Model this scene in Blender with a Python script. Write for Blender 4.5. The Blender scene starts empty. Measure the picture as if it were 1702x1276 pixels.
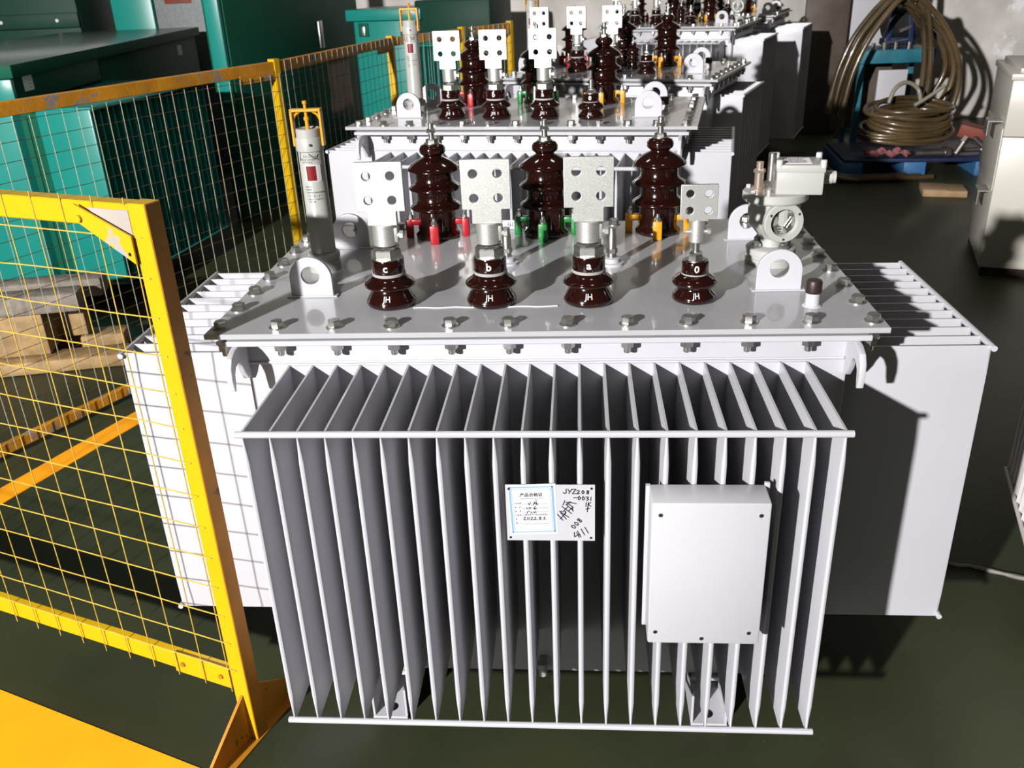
import bpy, bmesh, math, random
from mathutils import Vector, Matrix
random.seed(7)
S = bpy.context.scene
COL = S.collection
PI = math.pi
def R(d): return math.radians(d)

# ------------------------------------------------------------------ materials
def mat(name, col, rough=.5, metal=0., coat=0., var=0., vscale=6., bump=0., bscale=60., col2=None, thr=None, spec=.5,
        m2scale=8., k=.54, detail=4., trans=0., ior=1.45):
    if metal < .5:
        col = tuple(c*k for c in col); col2 = tuple(c*k for c in col2) if col2 else None
    m = bpy.data.materials.new(name); m.use_nodes = True
    nt = m.node_tree; N = nt.nodes; L = nt.links
    b = N['Principled BSDF']
    b.inputs['Roughness'].default_value = rough
    b.inputs['Metallic'].default_value = metal
    b.inputs['Coat Weight'].default_value = coat
    b.inputs['Coat Roughness'].default_value = .06
    b.inputs['Specular IOR Level'].default_value = spec
    b.inputs['Transmission Weight'].default_value = trans
    b.inputs['IOR'].default_value = ior
    c4 = (*col, 1)
    tc = N.new('ShaderNodeTexCoord'); vec = tc.outputs['Object']
    src = None
    if var > 0 or col2:
        n = N.new('ShaderNodeTexNoise'); n.inputs['Scale'].default_value = vscale; n.inputs['Detail'].default_value = detail
        L.new(vec, n.inputs['Vector'])
        r = N.new('ShaderNodeValToRGB')
        r.color_ramp.elements[0].position = .3; r.color_ramp.elements[1].position = .7
        r.color_ramp.elements[0].color = (*[max(0, c*(1-var)) for c in col], 1)
        r.color_ramp.elements[1].color = (*[min(1, c*(1+var)) for c in col], 1)
        L.new(n.outputs['Fac'], r.inputs['Fac']); src = r.outputs['Color']
    if col2:
        n2 = N.new('ShaderNodeTexNoise'); n2.inputs['Scale'].default_value = m2scale; n2.inputs['Detail'].default_value = 6
        n2.inputs['Roughness'].default_value = .65
        L.new(vec, n2.inputs['Vector'])
        r2 = N.new('ShaderNodeValToRGB')
        r2.color_ramp.elements[0].position = thr; r2.color_ramp.elements[1].position = min(1, thr+.04)
        L.new(n2.outputs['Fac'], r2.inputs['Fac'])
        mx = N.new('ShaderNodeMix'); mx.data_type = 'RGBA'
        L.new(r2.outputs['Color'], mx.inputs[0]); L.new(src, mx.inputs[6]); mx.inputs[7].default_value = (*col2, 1)
        src = mx.outputs[2]
    if src: L.new(src, b.inputs['Base Color'])
    else: b.inputs['Base Color'].default_value = c4
    if bump > 0:
        nb = N.new('ShaderNodeTexNoise'); nb.inputs['Scale'].default_value = bscale; nb.inputs['Detail'].default_value = 3
        L.new(vec, nb.inputs['Vector'])
        bp = N.new('ShaderNodeBump'); bp.inputs['Strength'].default_value = bump; bp.inputs['Distance'].default_value = .01
        L.new(nb.outputs['Fac'], bp.inputs['Height']); L.new(bp.outputs['Normal'], b.inputs['Normal'])
    return m
M = {}
M['white'] = mat('white_paint', (.775, .765, .815), .32, var=.03, vscale=3, bump=.02, bscale=40)
M['lid'] = mat('lid_paint', (.66, .66, .685), .28, coat=.6, var=.05, vscale=4, bump=.02, bscale=9)
M['porcelain'] = mat('brown_porcelain', (.022, .0042, .0028), .12, coat=.6, var=.15, vscale=8)
M['zinc'] = mat('zinc_plate', (.48, .47, .45), .36, metal=1, var=.12, vscale=60)
M['tin'] = mat('tinned_metal', (.52, .51, .49), .48, metal=.8, var=.16, vscale=420, bump=.03, bscale=500)
M['brass'] = mat('pale_brass', (.62, .50, .42), .3, metal=.8, var=.1)
M['gasket'] = mat('grey_gasket', (.55, .52, .5), .6)
M['ink'] = mat('white_ink', (.85, .85, .85), .5)
M['red'] = mat('red_plastic', (.55, .012, .02), .35)
M['reddk'] = mat('red_indicator', (.28, .012, .016), .35)
M['green'] = mat('green_plastic', (.01, .24, .04), .35)
M['yellowp'] = mat('yellow_plastic', (.95, .42, .004), .4)
M['grey'] = mat('gauge_grey', (.58, .57, .53), .4, var=.04)
M['cream'] = mat('relay_grey', (.66, .65, .61), .38, var=.03)
M['frost'] = mat('gauge_tube', (.60, .59, .54), .3, var=.05, vscale=20)
M['cap'] = mat('brown_cap', (.045, .022, .02), .45)
M['black'] = mat('black_mark', (.008, .008, .010), .5)
M['greyink'] = mat('grey_ink', (.22, .22, .22), .6)
M['paper'] = mat('certificate_paper', (.86, .86, .90), .6)
M['blue'] = mat('blue_ink', (.28, .56, .95), .6)
M['pink'] = mat('pale_blue_ink', (.55, .75, .95), .6)
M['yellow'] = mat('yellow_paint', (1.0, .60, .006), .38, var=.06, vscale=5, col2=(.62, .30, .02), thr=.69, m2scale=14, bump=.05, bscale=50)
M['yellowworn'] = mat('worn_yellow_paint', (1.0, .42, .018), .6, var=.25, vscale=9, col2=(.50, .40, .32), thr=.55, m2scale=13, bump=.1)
M['yellowside'] = mat('rusty_shaded_yellow', (.70, .28, .010), .55, var=.2, vscale=9, col2=(.16, .07, .02), thr=.63, m2scale=22, bump=.1)  # rust, plus the shade of the post's unlit side put into the colour
M['plateworn'] = mat('scraped_yellow_plate', (1.0, .60, .006), .42, var=.04, vscale=5, col2=(.55, .53, .55), thr=.56, m2scale=7)
M['wire'] = mat('yellow_wire', (.88, .62, .10), .4, var=.2, vscale=30)
M['wirefar'] = mat('pale_wire', (.72, .66, .46), .4, var=.2, vscale=30)
M['wireshade'] = mat('shaded_wire', (.16, .10, .05), .6, var=.3, vscale=30)  # level wires of the far mesh: their unlit tone is put into the colour
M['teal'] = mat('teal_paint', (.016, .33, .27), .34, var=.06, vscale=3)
M['tealshade'] = mat('shaded_teal_paint', (.010, .14, .08), .55, var=.08, vscale=3, spec=.07)  # darker copy of teal, shade of the unlit sides put into the colour
M['shadegreen'] = mat('shaded_green_paint', (.010, .060, .038), .5, var=.08, vscale=3, spec=.15)  # green darkened so the colour itself carries the cabinet's shadow
M['panelgrey'] = mat('grey_panel', (.26, .28, .28), .6, var=.15, vscale=30)
M['tealsheen'] = mat('teal_lid_sheen', (.20, .30, .27), .25, var=.2, vscale=2)  # teal greyed by a painted-in sheen of reflected light
M['sticker'] = mat('paper_sticker', (.85, .78, .82), .6, k=1)
M['beige'] = mat('beige_paint', (.80, .75, .66), .35, var=.03, vscale=2, k=.54)
M['pinkwhite'] = mat('warm_white_paint', (.82, .76, .74), .32, var=.03)
M['wood'] = mat('raw_wood', (.52, .33, .14), .7, var=.3, vscale=14, bump=.2, bscale=30)
M['woodgrey'] = mat('weathered_wood', (.34, .29, .24), .8, var=.35, vscale=20, bump=.3, bscale=30)
M['card'] = mat('cardboard', (.50, .33, .17), .8, var=.12, vscale=12)
M['bluepl'] = mat('blue_plastic', (.05, .19, .42), .5, var=.2, vscale=18)
M['bench'] = mat('blue_green_bench_paint', (.03, .22, .30), .5, var=.25, vscale=9)
M['navy'] = mat('navy_paint', (.02, .035, .11), .4)
M['dark'] = mat('dark_motor_paint', (.028, .03, .028), .45)
M['hose'] = mat('translucent_brown_hose', (.19, .125, .055), .25, coat=.35, var=.55, vscale=2.5, k=.34)
M['hosepale'] = mat('pale_hose', (.36, .33, .26), .3, coat=.3)
M['steel'] = mat('bare_steel', (.5, .47, .44), .35, metal=1, var=.2, vscale=20)
M['rust'] = mat('red_brown_paint', (.28, .045, .02), .6, var=.2)
M['brownp'] = mat('brown_board', (.13, .10, .075), .6, var=.2)
M['glass'] = mat('dark_glass', (.03, .03, .025), .06, coat=.5)
M['skin'] = mat('grey_paper', (.42, .37, .33), .75, var=.1, k=.8)
M['crack'] = mat('pale_cord', (.30, .28, .25), .7, var=.3, vscale=20)
M['stripe'] = mat('floor_yellow', (1.0, .37, .005), .5, var=.07, vscale=5, col2=(.55, .22, .01), thr=.72, m2scale=12, k=1)
M['pinkcloth'] = mat('faded_red_cloth', (.35, .12, .12), .7, var=.3, vscale=30)
M['lilac'] = mat('white_board', (.72, .70, .74), .5)

def floor_mat():
    m = bpy.data.materials.new('floor_paint'); m.use_nodes = True
    nt = m.node_tree; N = nt.nodes; L = nt.links; b = N['Principled BSDF']
    tc = N.new('ShaderNodeTexCoord')
    n = N.new('ShaderNodeTexNoise'); n.inputs['Scale'].default_value = 1.3; n.inputs['Detail'].default_value = 7
    L.new(tc.outputs['Object'], n.inputs['Vector'])
    r = N.new('ShaderNodeValToRGB'); r.color_ramp.elements[0].color = (.018, .021, .010, 1); r.color_ramp.elements[1].color = (.038, .045, .021, 1)
    r.color_ramp.elements[0].position = .3; r.color_ramp.elements[1].position = .7
    L.new(n.outputs['Fac'], r.inputs['Fac'])
    v = N.new('ShaderNodeTexVoronoi'); v.inputs['Scale'].default_value = 34
    L.new(tc.outputs['Object'], v.inputs['Vector'])
    rv = N.new('ShaderNodeValToRGB'); rv.color_ramp.elements[0].position = .035; rv.color_ramp.elements[1].position = .07
    rv.color_ramp.elements[0].color = (1, 1, 1, 1); rv.color_ramp.elements[1].color = (0, 0, 0, 1)
    L.new(v.outputs['Distance'], rv.inputs['Fac'])
    n3 = N.new('ShaderNodeTexNoise'); n3.inputs['Scale'].default_value = 3.1; L.new(tc.outputs['Object'], n3.inputs['Vector'])
    r3 = N.new('ShaderNodeValToRGB'); r3.color_ramp.elements[0].position = .52; r3.color_ramp.elements[1].position = .7
    L.new(n3.outputs['Fac'], r3.inputs['Fac'])
    mu = N.new('ShaderNodeMath'); mu.operation = 'MULTIPLY'; L.new(rv.outputs['Color'], mu.inputs[0]); L.new(r3.outputs['Color'], mu.inputs[1])
    mx = N.new('ShaderNodeMix'); mx.data_type = 'RGBA'; L.new(mu.outputs[0], mx.inputs[0]); L.new(r.outputs['Color'], mx.inputs[6]); mx.inputs[7].default_value = (.12, .115, .09, 1)
    L.new(mx.outputs[2], b.inputs['Base Color'])
    b.inputs['Roughness'].default_value = .45; b.inputs['Specular IOR Level'].default_value = .25
    bp = N.new('ShaderNodeBump'); bp.inputs['Strength'].default_value = .12; bp.inputs['Distance'].default_value = .004
    nb = N.new('ShaderNodeTexNoise'); nb.inputs['Scale'].default_value = 45; L.new(tc.outputs['Object'], nb.inputs['Vector'])
    L.new(nb.outputs['Fac'], bp.inputs['Height']); L.new(bp.outputs['Normal'], b.inputs['Normal'])
    return m
M['floor'] = floor_mat()
M['wall'] = mat('bare_plaster', (.46, .43, .40), .85, var=.22, vscale=2.2, col2=(.66, .63, .64), thr=.57, m2scale=1.3, bump=.3, bscale=14, detail=8, k=1.0)

# ------------------------------------------------------------------ mesh helpers
def new(): return bmesh.new()
def finish(bm, name, m, smooth=True, ang=32):
    bmesh.ops.recalc_face_normals(bm, faces=bm.faces)
    me = bpy.data.meshes.new(name); bm.to_mesh(me); bm.free()
    for x in (m if isinstance(m, (list, tuple)) else [m]): me.materials.append(x)
    if smooth:
        me.shade_smooth(); me.set_sharp_from_angle(angle=R(ang))
    return me
def link(name, me, parent=None, loc=(0, 0, 0), rot=(0, 0, 0)):
    o = bpy.data.objects.new(name, me); COL.objects.link(o)
    if parent: o.parent = parent
    o.location = loc; o.rotation_euler = rot
    return o
def obj(name, bm, m, parent=None, loc=(0, 0, 0), rot=(0, 0, 0), smooth=True, ang=32):
    return link(name, finish(bm, name, m, smooth, ang), parent, loc, rot)
def thing(name, label, cat, loc=(0, 0, 0), rz=0, group=None):
    o = link(name, None, None, loc, (0, 0, rz)); o.empty_display_size = .1
    return tag(o, label, cat, group)
def tag(o, label, cat, group=None):
    o['label'] = label; o['category'] = cat
    if group: o['group'] = group
    return o
def struct(o): o['kind'] = 'structure'; return o
def box(bm, x0, x1, y0, y1, z0, z1, bev=0., mi=0, mtx=None, seg=2):
    t = bmesh.new()
    r = bmesh.ops.create_cube(t, size=1)
    for v in t.verts:
        v.co = Vector(((x0+x1)/2+v.co.x*(x1-x0), (y0+y1)/2+v.co.y*(y1-y0), (z0+z1)/2+v.co.z*(z1-z0)))
    if bev: bmesh.ops.bevel(t, geom=list(t.edges), offset=bev, segments=seg, affect='EDGES', profile=.5)
    merge(bm, t, mi, mtx)
def merge(bm, t, mi=0, mtx=None):
    mp = {}
    for v in t.verts: mp[v] = bm.verts.new(mtx @ v.co if mtx else v.co)
    for f in t.faces:
        try: nf = bm.faces.new([mp[v] for v in f.verts]); nf.material_index = mi
        except ValueError: pass
    t.free()
def lathe(bm, prof, n=32, c=(0, 0, 0), mi=0, mtx=None):
    t = bmesh.new(); rings = []
    for r, z in prof:
        if r < 1e-6: rings.append([t.verts.new((c[0], c[1], c[2]+z))])
        else: rings.append([t.verts.new((c[0]+r*math.cos(2*PI*i/n), c[1]+r*math.sin(2*PI*i/n), c[2]+z)) for i in range(n)])
    for a, b in zip(rings, rings[1:]):
        for i in range(n):
            j = (i+1) % n
            if len(a) == 1 and len(b) == 1: break
            if len(a) == 1: t.faces.new((a[0], b[i], b[j]))
            elif len(b) == 1: t.faces.new((a[i], a[j], b[0]))
            else: t.faces.new((a[i], a[j], b[j], b[i]))
    if len(rings[0]) > 1: t.faces.new(rings[0][::-1])
    if len(rings[-1]) > 1: t.faces.new(rings[-1])
    merge(bm, t, mi, mtx)
def cyl(bm, p0, p1, r, n=16, mi=0, r1=None):
    p0 = Vector(p0); p1 = Vector(p1); d = p1-p0
    q = Vector((0, 0, 1)).rotation_difference(d).to_matrix().to_4x4()
    lathe(bm, [(r, 0), (r if r1 is None else r1, d.length)], n, mi=mi, mtx=Matrix.Translation(p0) @ q)
def tube(bm, pts, r, n=8, mi=0, closed=False):
    pts = [Vector(p) for p in pts]; rings = []; up = None
    for i, p in enumerate(pts):
        if closed: d = pts[(i+1) % len(pts)]-pts[i-1]
        else: d = pts[min(i+1, len(pts)-1)]-pts[max(i-1, 0)]
        d.normalize()
        if up is None:
            up = Vector((0, 0, 1)) if abs(d.z) < .9 else Vector((1, 0, 0))
        a = d.cross(up).normalized(); b = a.cross(d).normalized(); up = b
        rr = r[i] if isinstance(r, (list, tuple)) else r
        rings.append([bm.verts.new(p+a*rr*math.cos(2*PI*k/n)+b*rr*math.sin(2*PI*k/n)) for k in range(n)])
    m = len(rings)
    for i in range(m if closed else m-1):
        A, B = rings[i], rings[(i+1) % m]
        for k in range(n):
            f = bm.faces.new((A[k], A[(k+1) % n], B[(k+1) % n], B[k])); f.material_index = mi
    if not closed:
        for e in (rings[0][::-1], rings[-1]):
            f = bm.faces.new(e); f.material_index = mi
def smooth_path(pts, k=8, closed=False):
    P = [Vector(p) for p in pts]; out = []; n = len(P)
    for i in range(n if closed else n-1):
        a = P[(i-1) % n] if closed or i > 0 else P[0]; b = P[i]; c = P[(i+1) % n]; d = P[(i+2) % n] if closed or i+2 < n else P[-1]
        for s in range(k):
            t = s/k
            out.append(.5*((2*b)+(c-a)*t+(2*a-5*b+4*c-d)*t*t+(3*b-a-3*c+d)*t**3))
    if not closed: out.append(P[-1])
    return out
def hexprism(bm, r, z0, z1, c=(0, 0), mi=0, rot=0, ch=.18):
    t = bmesh.new(); rr = []
    for rad, z in ((r, z0), (r, z1-ch*r), (r*(1-ch), z1)):
        rr.append([t.verts.new((c[0]+rad*math.cos(rot+i*PI/3), c[1]+rad*math.sin(rot+i*PI/3), z)) for i in range(6)])
    for a, b in zip(rr, rr[1:]):
        for i in range(6): t.faces.new((a[i], a[(i+1) % 6], b[(i+1) % 6], b[i]))
    t.faces.new(rr[0][::-1]); t.faces.new(rr[-1]); merge(bm, t, mi)
def circ(cx, cy, r, n=20): return [(cx+r*math.cos(2*PI*i/n), cy+r*math.sin(2*PI*i/n)) for i in range(n)]
def plate(name, outer, holes, th, m, bev=.0008):
    """flat plate with holes, drawn in x-z, thickness along y, centred"""
    cu = bpy.data.curves.new(name, 'CURVE'); cu.dimensions = '2D'; cu.fill_mode = 'BOTH'; cu.extrude = th/2-bev; cu.bevel_depth = bev; cu.bevel_resolution = 1
    cu.offset = -bev
    for loop in [outer]+holes:
        sp = cu.splines.new('POLY'); sp.points.add(len(loop)-1); sp.use_cyclic_u = True
        for p, q in zip(sp.points, loop): p.co = (q[0], q[1], 0, 1)
    o = bpy.data.objects.new(name, cu); COL.objects.link(o)
    dg = bpy.context.evaluated_depsgraph_get()
    me = bpy.data.meshes.new_from_object(o.evaluated_get(dg)); bpy.data.objects.remove(o); bpy.data.curves.remove(cu)
    me.transform(Matrix.Rotation(PI/2, 4, 'X')); me.materials.clear(); me.materials.append(m)
    me.shade_smooth(); me.set_sharp_from_angle(angle=R(30)); me.name = name
    return me
def text_me(body, size, m, depth=.0004, bold=0., align='CENTER', name='lettering'):
    cu = bpy.data.curves.new(name, 'FONT'); cu.body = body; cu.size = size; cu.extrude = depth; cu.align_x = align; cu.align_y = 'CENTER'; cu.offset = bold
    cu.resolution_u = 3
    o = bpy.data.objects.new(name, cu); COL.objects.link(o)
    dg = bpy.context.evaluated_depsgraph_get()
    me = bpy.data.meshes.new_from_object(o.evaluated_get(dg)); bpy.data.objects.remove(o); bpy.data.curves.remove(cu)
    me.materials.clear(); me.materials.append(m); me.name = name
    return me
def wrap(me, zc, rad, ang=-PI/2):
    """bend a flat text mesh (x right, y up) round a vertical axis; rad(z) is the radius"""
    for v in me.vertices:
        x, y, z = v.co; zz = zc+y; r = rad(zz)+.0005+max(0, z); a = ang+x/rad(zc)
        v.co = (r*math.cos(a), r*math.sin(a), zz)
    return me
def strokes(bm, lines, w, mi=0, y=0., th=.0004):
    """pen strokes in x-z on a vertical face that looks to -y"""
    for ln in lines:
        for (a, b) in zip(ln, ln[1:]):
            a = Vector((a[0], a[1])); b = Vector((b[0], b[1])); d = b-a
            if d.length < 1e-6: continue
            d.normalize(); n = Vector((-d.y, d.x))*w/2; a2 = a-d*w*.4; b2 = b+d*w*.4
            q = [a2+n, b2+n, b2-n, a2-n]
            f = [bm.verts.new((p.x, y-th, p.y)) for p in q]; k = [bm.verts.new((p.x, y, p.y)) for p in q]
            fs = [f, [f[1], f[0], k[0], k[1]], [f[2], f[1], k[1], k[2]], [f[3], f[2], k[2], k[3]], [f[0], f[3], k[3], k[0]]]
            for g in fs: bm.faces.new(g).material_index = mi

# ------------------------------------------------------------------ shared transformer pieces
def me_of(fn, name, m, **k):
    bm = new(); fn(bm); return finish(bm, name, m, **k)
def f_bolt(bm):
    lathe(bm, [(.0185, 0), (.0185, .0025), (.017, .003)], 18); hexprism(bm, .0142, .003, .0165, rot=.3, ch=.1)
def f_nut(bm):
    lathe(bm, [(.0175, -.003), (.0175, 0)], 16); hexprism(bm, .0145, -.019, -.003, rot=.2, ch=.1)
    lathe(bm, [(.0065, -.0325), (.0078, -.031), (.0078, -.015)], 12)
BOLT = me_of(f_bolt, 'lid_bolt', M['zinc']); NUT = me_of(f_nut, 'flange_nut', M['zinc'])
def fin_me(L, zb, zt, h=.0058):
    bm = new(); rings = []
    for z, k in ((zb, .38), (zb+.02, .5), (zb+.07, 1), (zt-.07, 1), (zt-.02, .5), (zt, .38)):
        hh = h*k
        sec = [(0, hh), (-L+.006, hh), (-L+.0015, hh*.75), (-L, hh*.2), (-L, -hh*.2), (-L+.0015, -hh*.75), (-L+.006, -hh), (0, -hh)]
        rings.append([bm.verts.new((x, y, z)) for y, x in [(s[0], s[1]) for s in sec]])
    for a, b in zip(rings, rings[1:]):
        for i in range(8): bm.faces.new((a[i], a[(i+1) % 8], b[(i+1) % 8], b[i]))
    bm.faces.new(rings[0]); bm.faces.new(rings[-1][::-1])
    return bm
LVP = [(.0, 0), (.049, 0), (.054, .003), (.0568, .009), (.0560, .014), (.0520, .021), (.0470, .030), (.0425, .037), (.0415, .0405), (.0435, .0425), (.052, .0445), (.0570, .0475), (.0576, .0505), (.0560, .0535),
       (.050, .058), (.043, .063), (.0385, .068), (.0365, .071), (.0, .071)]
def lv_rad(z):
    for (r0, z0), (r1, z1) in zip(LVP[1:], LVP[2:]):
        if z0 <= z <= z1 and z1 > z0: return r0+(r1-r0)*(z-z0)/(z1-z0)
    return .036
def lv_rad_cap(z): return .0362
LV_ME = {}
def rounded_rect(x0, x1, z0, z1, r, n=4):
    out = []
    for cx, cz, a in ((x1-r, z1-r, 0), (x0+r, z1-r, PI/2), (x0+r, z0+r, PI), (x1-r, z0+r, 1.5*PI)):
        for i in range(n+1): out.append((cx+r*math.cos(a+i*PI/2/n), cz+r*math.sin(a+i*PI/2/n)))
    return out
def build_lv():
    LV_ME['body'] = me_of(lambda b: lathe(b, LVP, 44), 'low_voltage_bushing', M['porcelain'], ang=50)
    LV_ME['ring'] = me_of(lambda b: lathe(b, [(0, .0705), (.0362, .0705), (.0375, .0720), (.0375, .0760), (.0362, .0775), (0, .0775)], 40), 'gasket_ring', M['gasket'])
    LV_ME['cap'] = me_of(lambda b: lathe(b, [(0, .077), (.0357, .077), (.0362, .079), (.0362, .1065), (.035, .109), (.0, .109)], 40), 'porcelain_cap', M['porcelain'])
    def nut(b):
        lathe(b, [(.0345, .108), (.0355, .1095), (.0345, .112)], 32)
        hexprism(b, .0325, .112, .131, rot=-.12, ch=.08); hexprism(b, .0285, .131, .137, rot=.3, ch=.05); lathe(b, [(.017, .13), (.017, .144)], 20)
    LV_ME['nut'] = me_of(nut, 'hex_nut', M['zinc'])
    def clampc(b):
        lathe(b, [(.024, .139), (.0272, .141), (.0272, .186), (.0, .186)], 28)
        cyl(b, (.016, -.008, .163), (.040, -.008, .163), .006, 10); cyl(b, (.034, -.008, .163), (.042, -.008, .163), .0095, 6)
        box(b, .012, .031, -.014, .012, .146, .180, .003)
    LV_ME['clamp'] = me_of(clampc, 'terminal_clamp', M['tin'])
    o = [(-.0525, .217), (-.033, .217), (-.032, .214), (-.032, .186), (.032, .186), (.032, .214), (.033, .217), (.0525, .217)]+[(.0525, .321), (.051, .3225), (-.051, .3225), (-.0525, .321)]
    LV_ME['flag'] = plate('flag_terminal', o, [circ(x, z, .0098) for x in (-.026, .026) for z in (.241, .293)], .012, M['tin'])
    LV_ME['mark'] = wrap(text_me('JH', .0165, M['ink'], bold=.0003, name='maker_mark'), .0265, lv_rad)
    for c in 'abc': LV_ME[c] = wrap(text_me(c, .024, M['ink'], bold=.0007, name='phase_letter'), .093, lv_rad_cap)
    # neutral
    P = [(0, 0), (.043, 0), (.0475, .003), (.0492, .009), (.0475, .015), (.042, .021), (.037, .027), (.036, .030), (.038, .0325), (.0460, .036), (.0497, .041), (.0492, .046), (.043, .053), (.034, .058), (.0296, .061), (0, .061)]
    def nr(z):
        for (r0, z0), (r1, z1) in zip(P[1:], P[2:]):
            if z0 <= z <= z1 and z1 > z0: return r0+(r1-r0)*(z-z0)/(z1-z0)
        return .0292
    LV_ME['nbody'] = me_of(lambda b: lathe(b, P, 40), 'neutral_bushing', M['porcelain'], ang=50)
    LV_ME['nring'] = me_of(lambda b: lathe(b, [(0, .0605), (.030, .0605), (.0305, .062), (.030, .0635), (0, .0635)], 36), 'gasket_ring', M['gasket'])
    LV_ME['ncap'] = me_of(lambda b: lathe(b, [(0, .063), (.0294, .063), (.0294, .087), (.027, .091), (0, .091)], 36), 'porcelain_cap', M['porcelain'])
    def nn(b):
        lathe(b, [(.022, .091), (.022, .0935)], 24); hexprism(b, .0170, .0935, .104, rot=.4); hexprism(b, .0145, .104, .110, rot=.1); lathe(b, [(.0078, .1), (.0078, .14)], 14)
    LV_ME['nnut'] = me_of(nn, 'hex_nut', M['zinc'])
    def nc(b):
        lathe(b, [(.015, .131), (.0172, .133), (.0172, .182), (0, .182)], 24)
        cyl(b, (-.026, -.006, .155), (.026, -.006, .155), .0045, 8); cyl(b, (.021, -.006, .155), (.028, -.006, .155), .007, 6)
    LV_ME['nclamp'] = me_of(nc, 'terminal_clamp', M['tin'])
    LV_ME['nflag'] = plate('flag_terminal', [(-.039, .186), (-.021, .186), (-.02, .180), (.02, .180), (.021, .186), (.039, .186), (.039, .256), (.038, .258), (-.038, .258), (-.039, .256)],
                           [circ(x, z, .0085) for x in (-.0195, .0195) for z in (.203, .239)], .009, M['tin'])
    LV_ME['nmark'] = wrap(text_me('JH', .0145, M['ink'], bold=.0003, name='maker_mark'), .0205, nr)
    LV_ME['0'] = wrap(text_me('0', .021, M['ink'], bold=.0006, name='phase_letter'), .0765, lambda z: .0294)
build_lv()
HVP = [(0, 0), (.058, 0), (.062, .004), (.062, .012), (.056, .018), (.0515, .026), (.0515, .076), (.056, .0790), (.0690, .0825), (.0722, .0855), (.0720, .0890), (.066, .0935), (.057, .099), (.0515, .106), (.0515, .129),
       (.056, .1320), (.0690, .1355), (.0722, .1385), (.0720, .1420), (.066, .1465), (.057, .152), (.0515, .159), (.0515, .181), (.056, .1840), (.0690, .1875), (.0722, .1905), (.0715, .1945), (.062, .2035),
       (.046, .214), (.032, .221), (.0255, .2245), (.0250, .2270), (.029, .2300), (.0345, .2350), (.0360, .241), (.0350, .248), (.031, .2545), (.024, .258), (0, .259)]
HV_ME = {'body': me_of(lambda b: lathe(b, HVP, 44), 'high_voltage_bushing', M['porcelain'], ang=50)}
def f_stud(b):
    lathe(b, [(.021, .259), (.021, .262)], 20); hexprism(b, .0165, .262, .272); lathe(b, [(.0075, .268), (.0075, .312), (.006, .314), (0, .314)], 12)
    hexprism(b, .0125, .290, .299, rot=.4); lathe(b, [(.0125, .288), (.0125, .290)], 14)
HV_ME['stud'] = me_of(f_stud, 'terminal_stud', M['zinc'])
def f_clamp(b):   # points towards +x = away from the bushing
    box(b, .070, .090, -.0125, .0125, .0, .052, .0035, seg=2)
    box(b, .046, .080, -.0110, .0110, .036, .052, .0035, seg=2)
    box(b, .046, .054, -.0110, .0110, .022, .040, .002, seg=1)
def f_cbolt(b):
    lathe(b, [(.0095, .052), (.0095, .0545)], 14, c=(.076, 0, 0)); hexprism(b, .0085, .0545, .0635, c=(.076, 0)); lathe(b, [(.005, .060), (.005, .071), (0, .0715)], 10, c=(.076, 0, 0))
for c in ('red', 'green', 'yellowp'): HV_ME[c] = me_of(f_clamp, 'bushing_clamp', M[c])
HV_ME['cbolt'] = me_of(f_cbolt, 'clamp_bolt', M['zinc'])
def lug_outline(w=.1, h=.096):
    r = w/2; out = [(-r, 0), (r, 0)]
    n = 18
    for i in range(n+1):
        a = PI*i/n; out.append((r*math.cos(a), h-r+r*math.sin(a)))
    return out
LUG = plate('lifting_lug', lug_outline(), [circ(0, .052, .0215, 24)], .011, M['white'], .0012)
LUGPAD = me_of(lambda b: box(b, -.060, .060, -.011, .011, 0, .0035, .0015, seg=1), 'weld_pad', M['white'])
def hook_me():
    o = [(.065, 0), (.03, 0), (-.006, -.002), (-.03, -.012), (-.042, -.03), (-.045, -.055), (-.041, -.082), (-.033, -.086), (-.028, -.07), (-.024, -.05), (-.014, -.038), (0, -.034), (.012, -.04), (.022, -.054), (.030, -.07), (.045, -.09), (.065, -.095)]
    me = plate('lifting_hook', o, [], .013, M['white'], .002)
    me.transform(Matrix.Rotation(PI/2, 4, 'Z')); return me   # into the y-z plane
HOOK = hook_me()
def f_cap(b):
    lathe(b, [(.0, 0), (.021, 0), (.019, .002), (.0155, .004), (.0148, .034), (0, .034)], 24)
CAPN = me_of(f_cap, 'filler_pipe', M['white'])
CAPC = me_of(lambda b: (lathe(b, [(0, .030), (.0165, .030), (.0175, .033), (.017, .054), (.015, .0575), (0, .0585)], 24)), 'filler_cap', M['cap'])
def f_pocket(b):
    lathe(b, [(0, 0), (.030, 0), (.030, .006), (.021, .007), (.021, .017), (.013, .019), (0, .019)], 24)
POCK = me_of(f_pocket, 'thermometer_pocket', M['white'])
POCKT = me_of(lambda b: (lathe(b, [(.0115, .018), (.0115, .072), (.0095, .078), (.0095, .094), (0, .095)], 16), hexprism(b, .014, .030, .042)), 'pocket_plug', M['zinc'])

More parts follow.
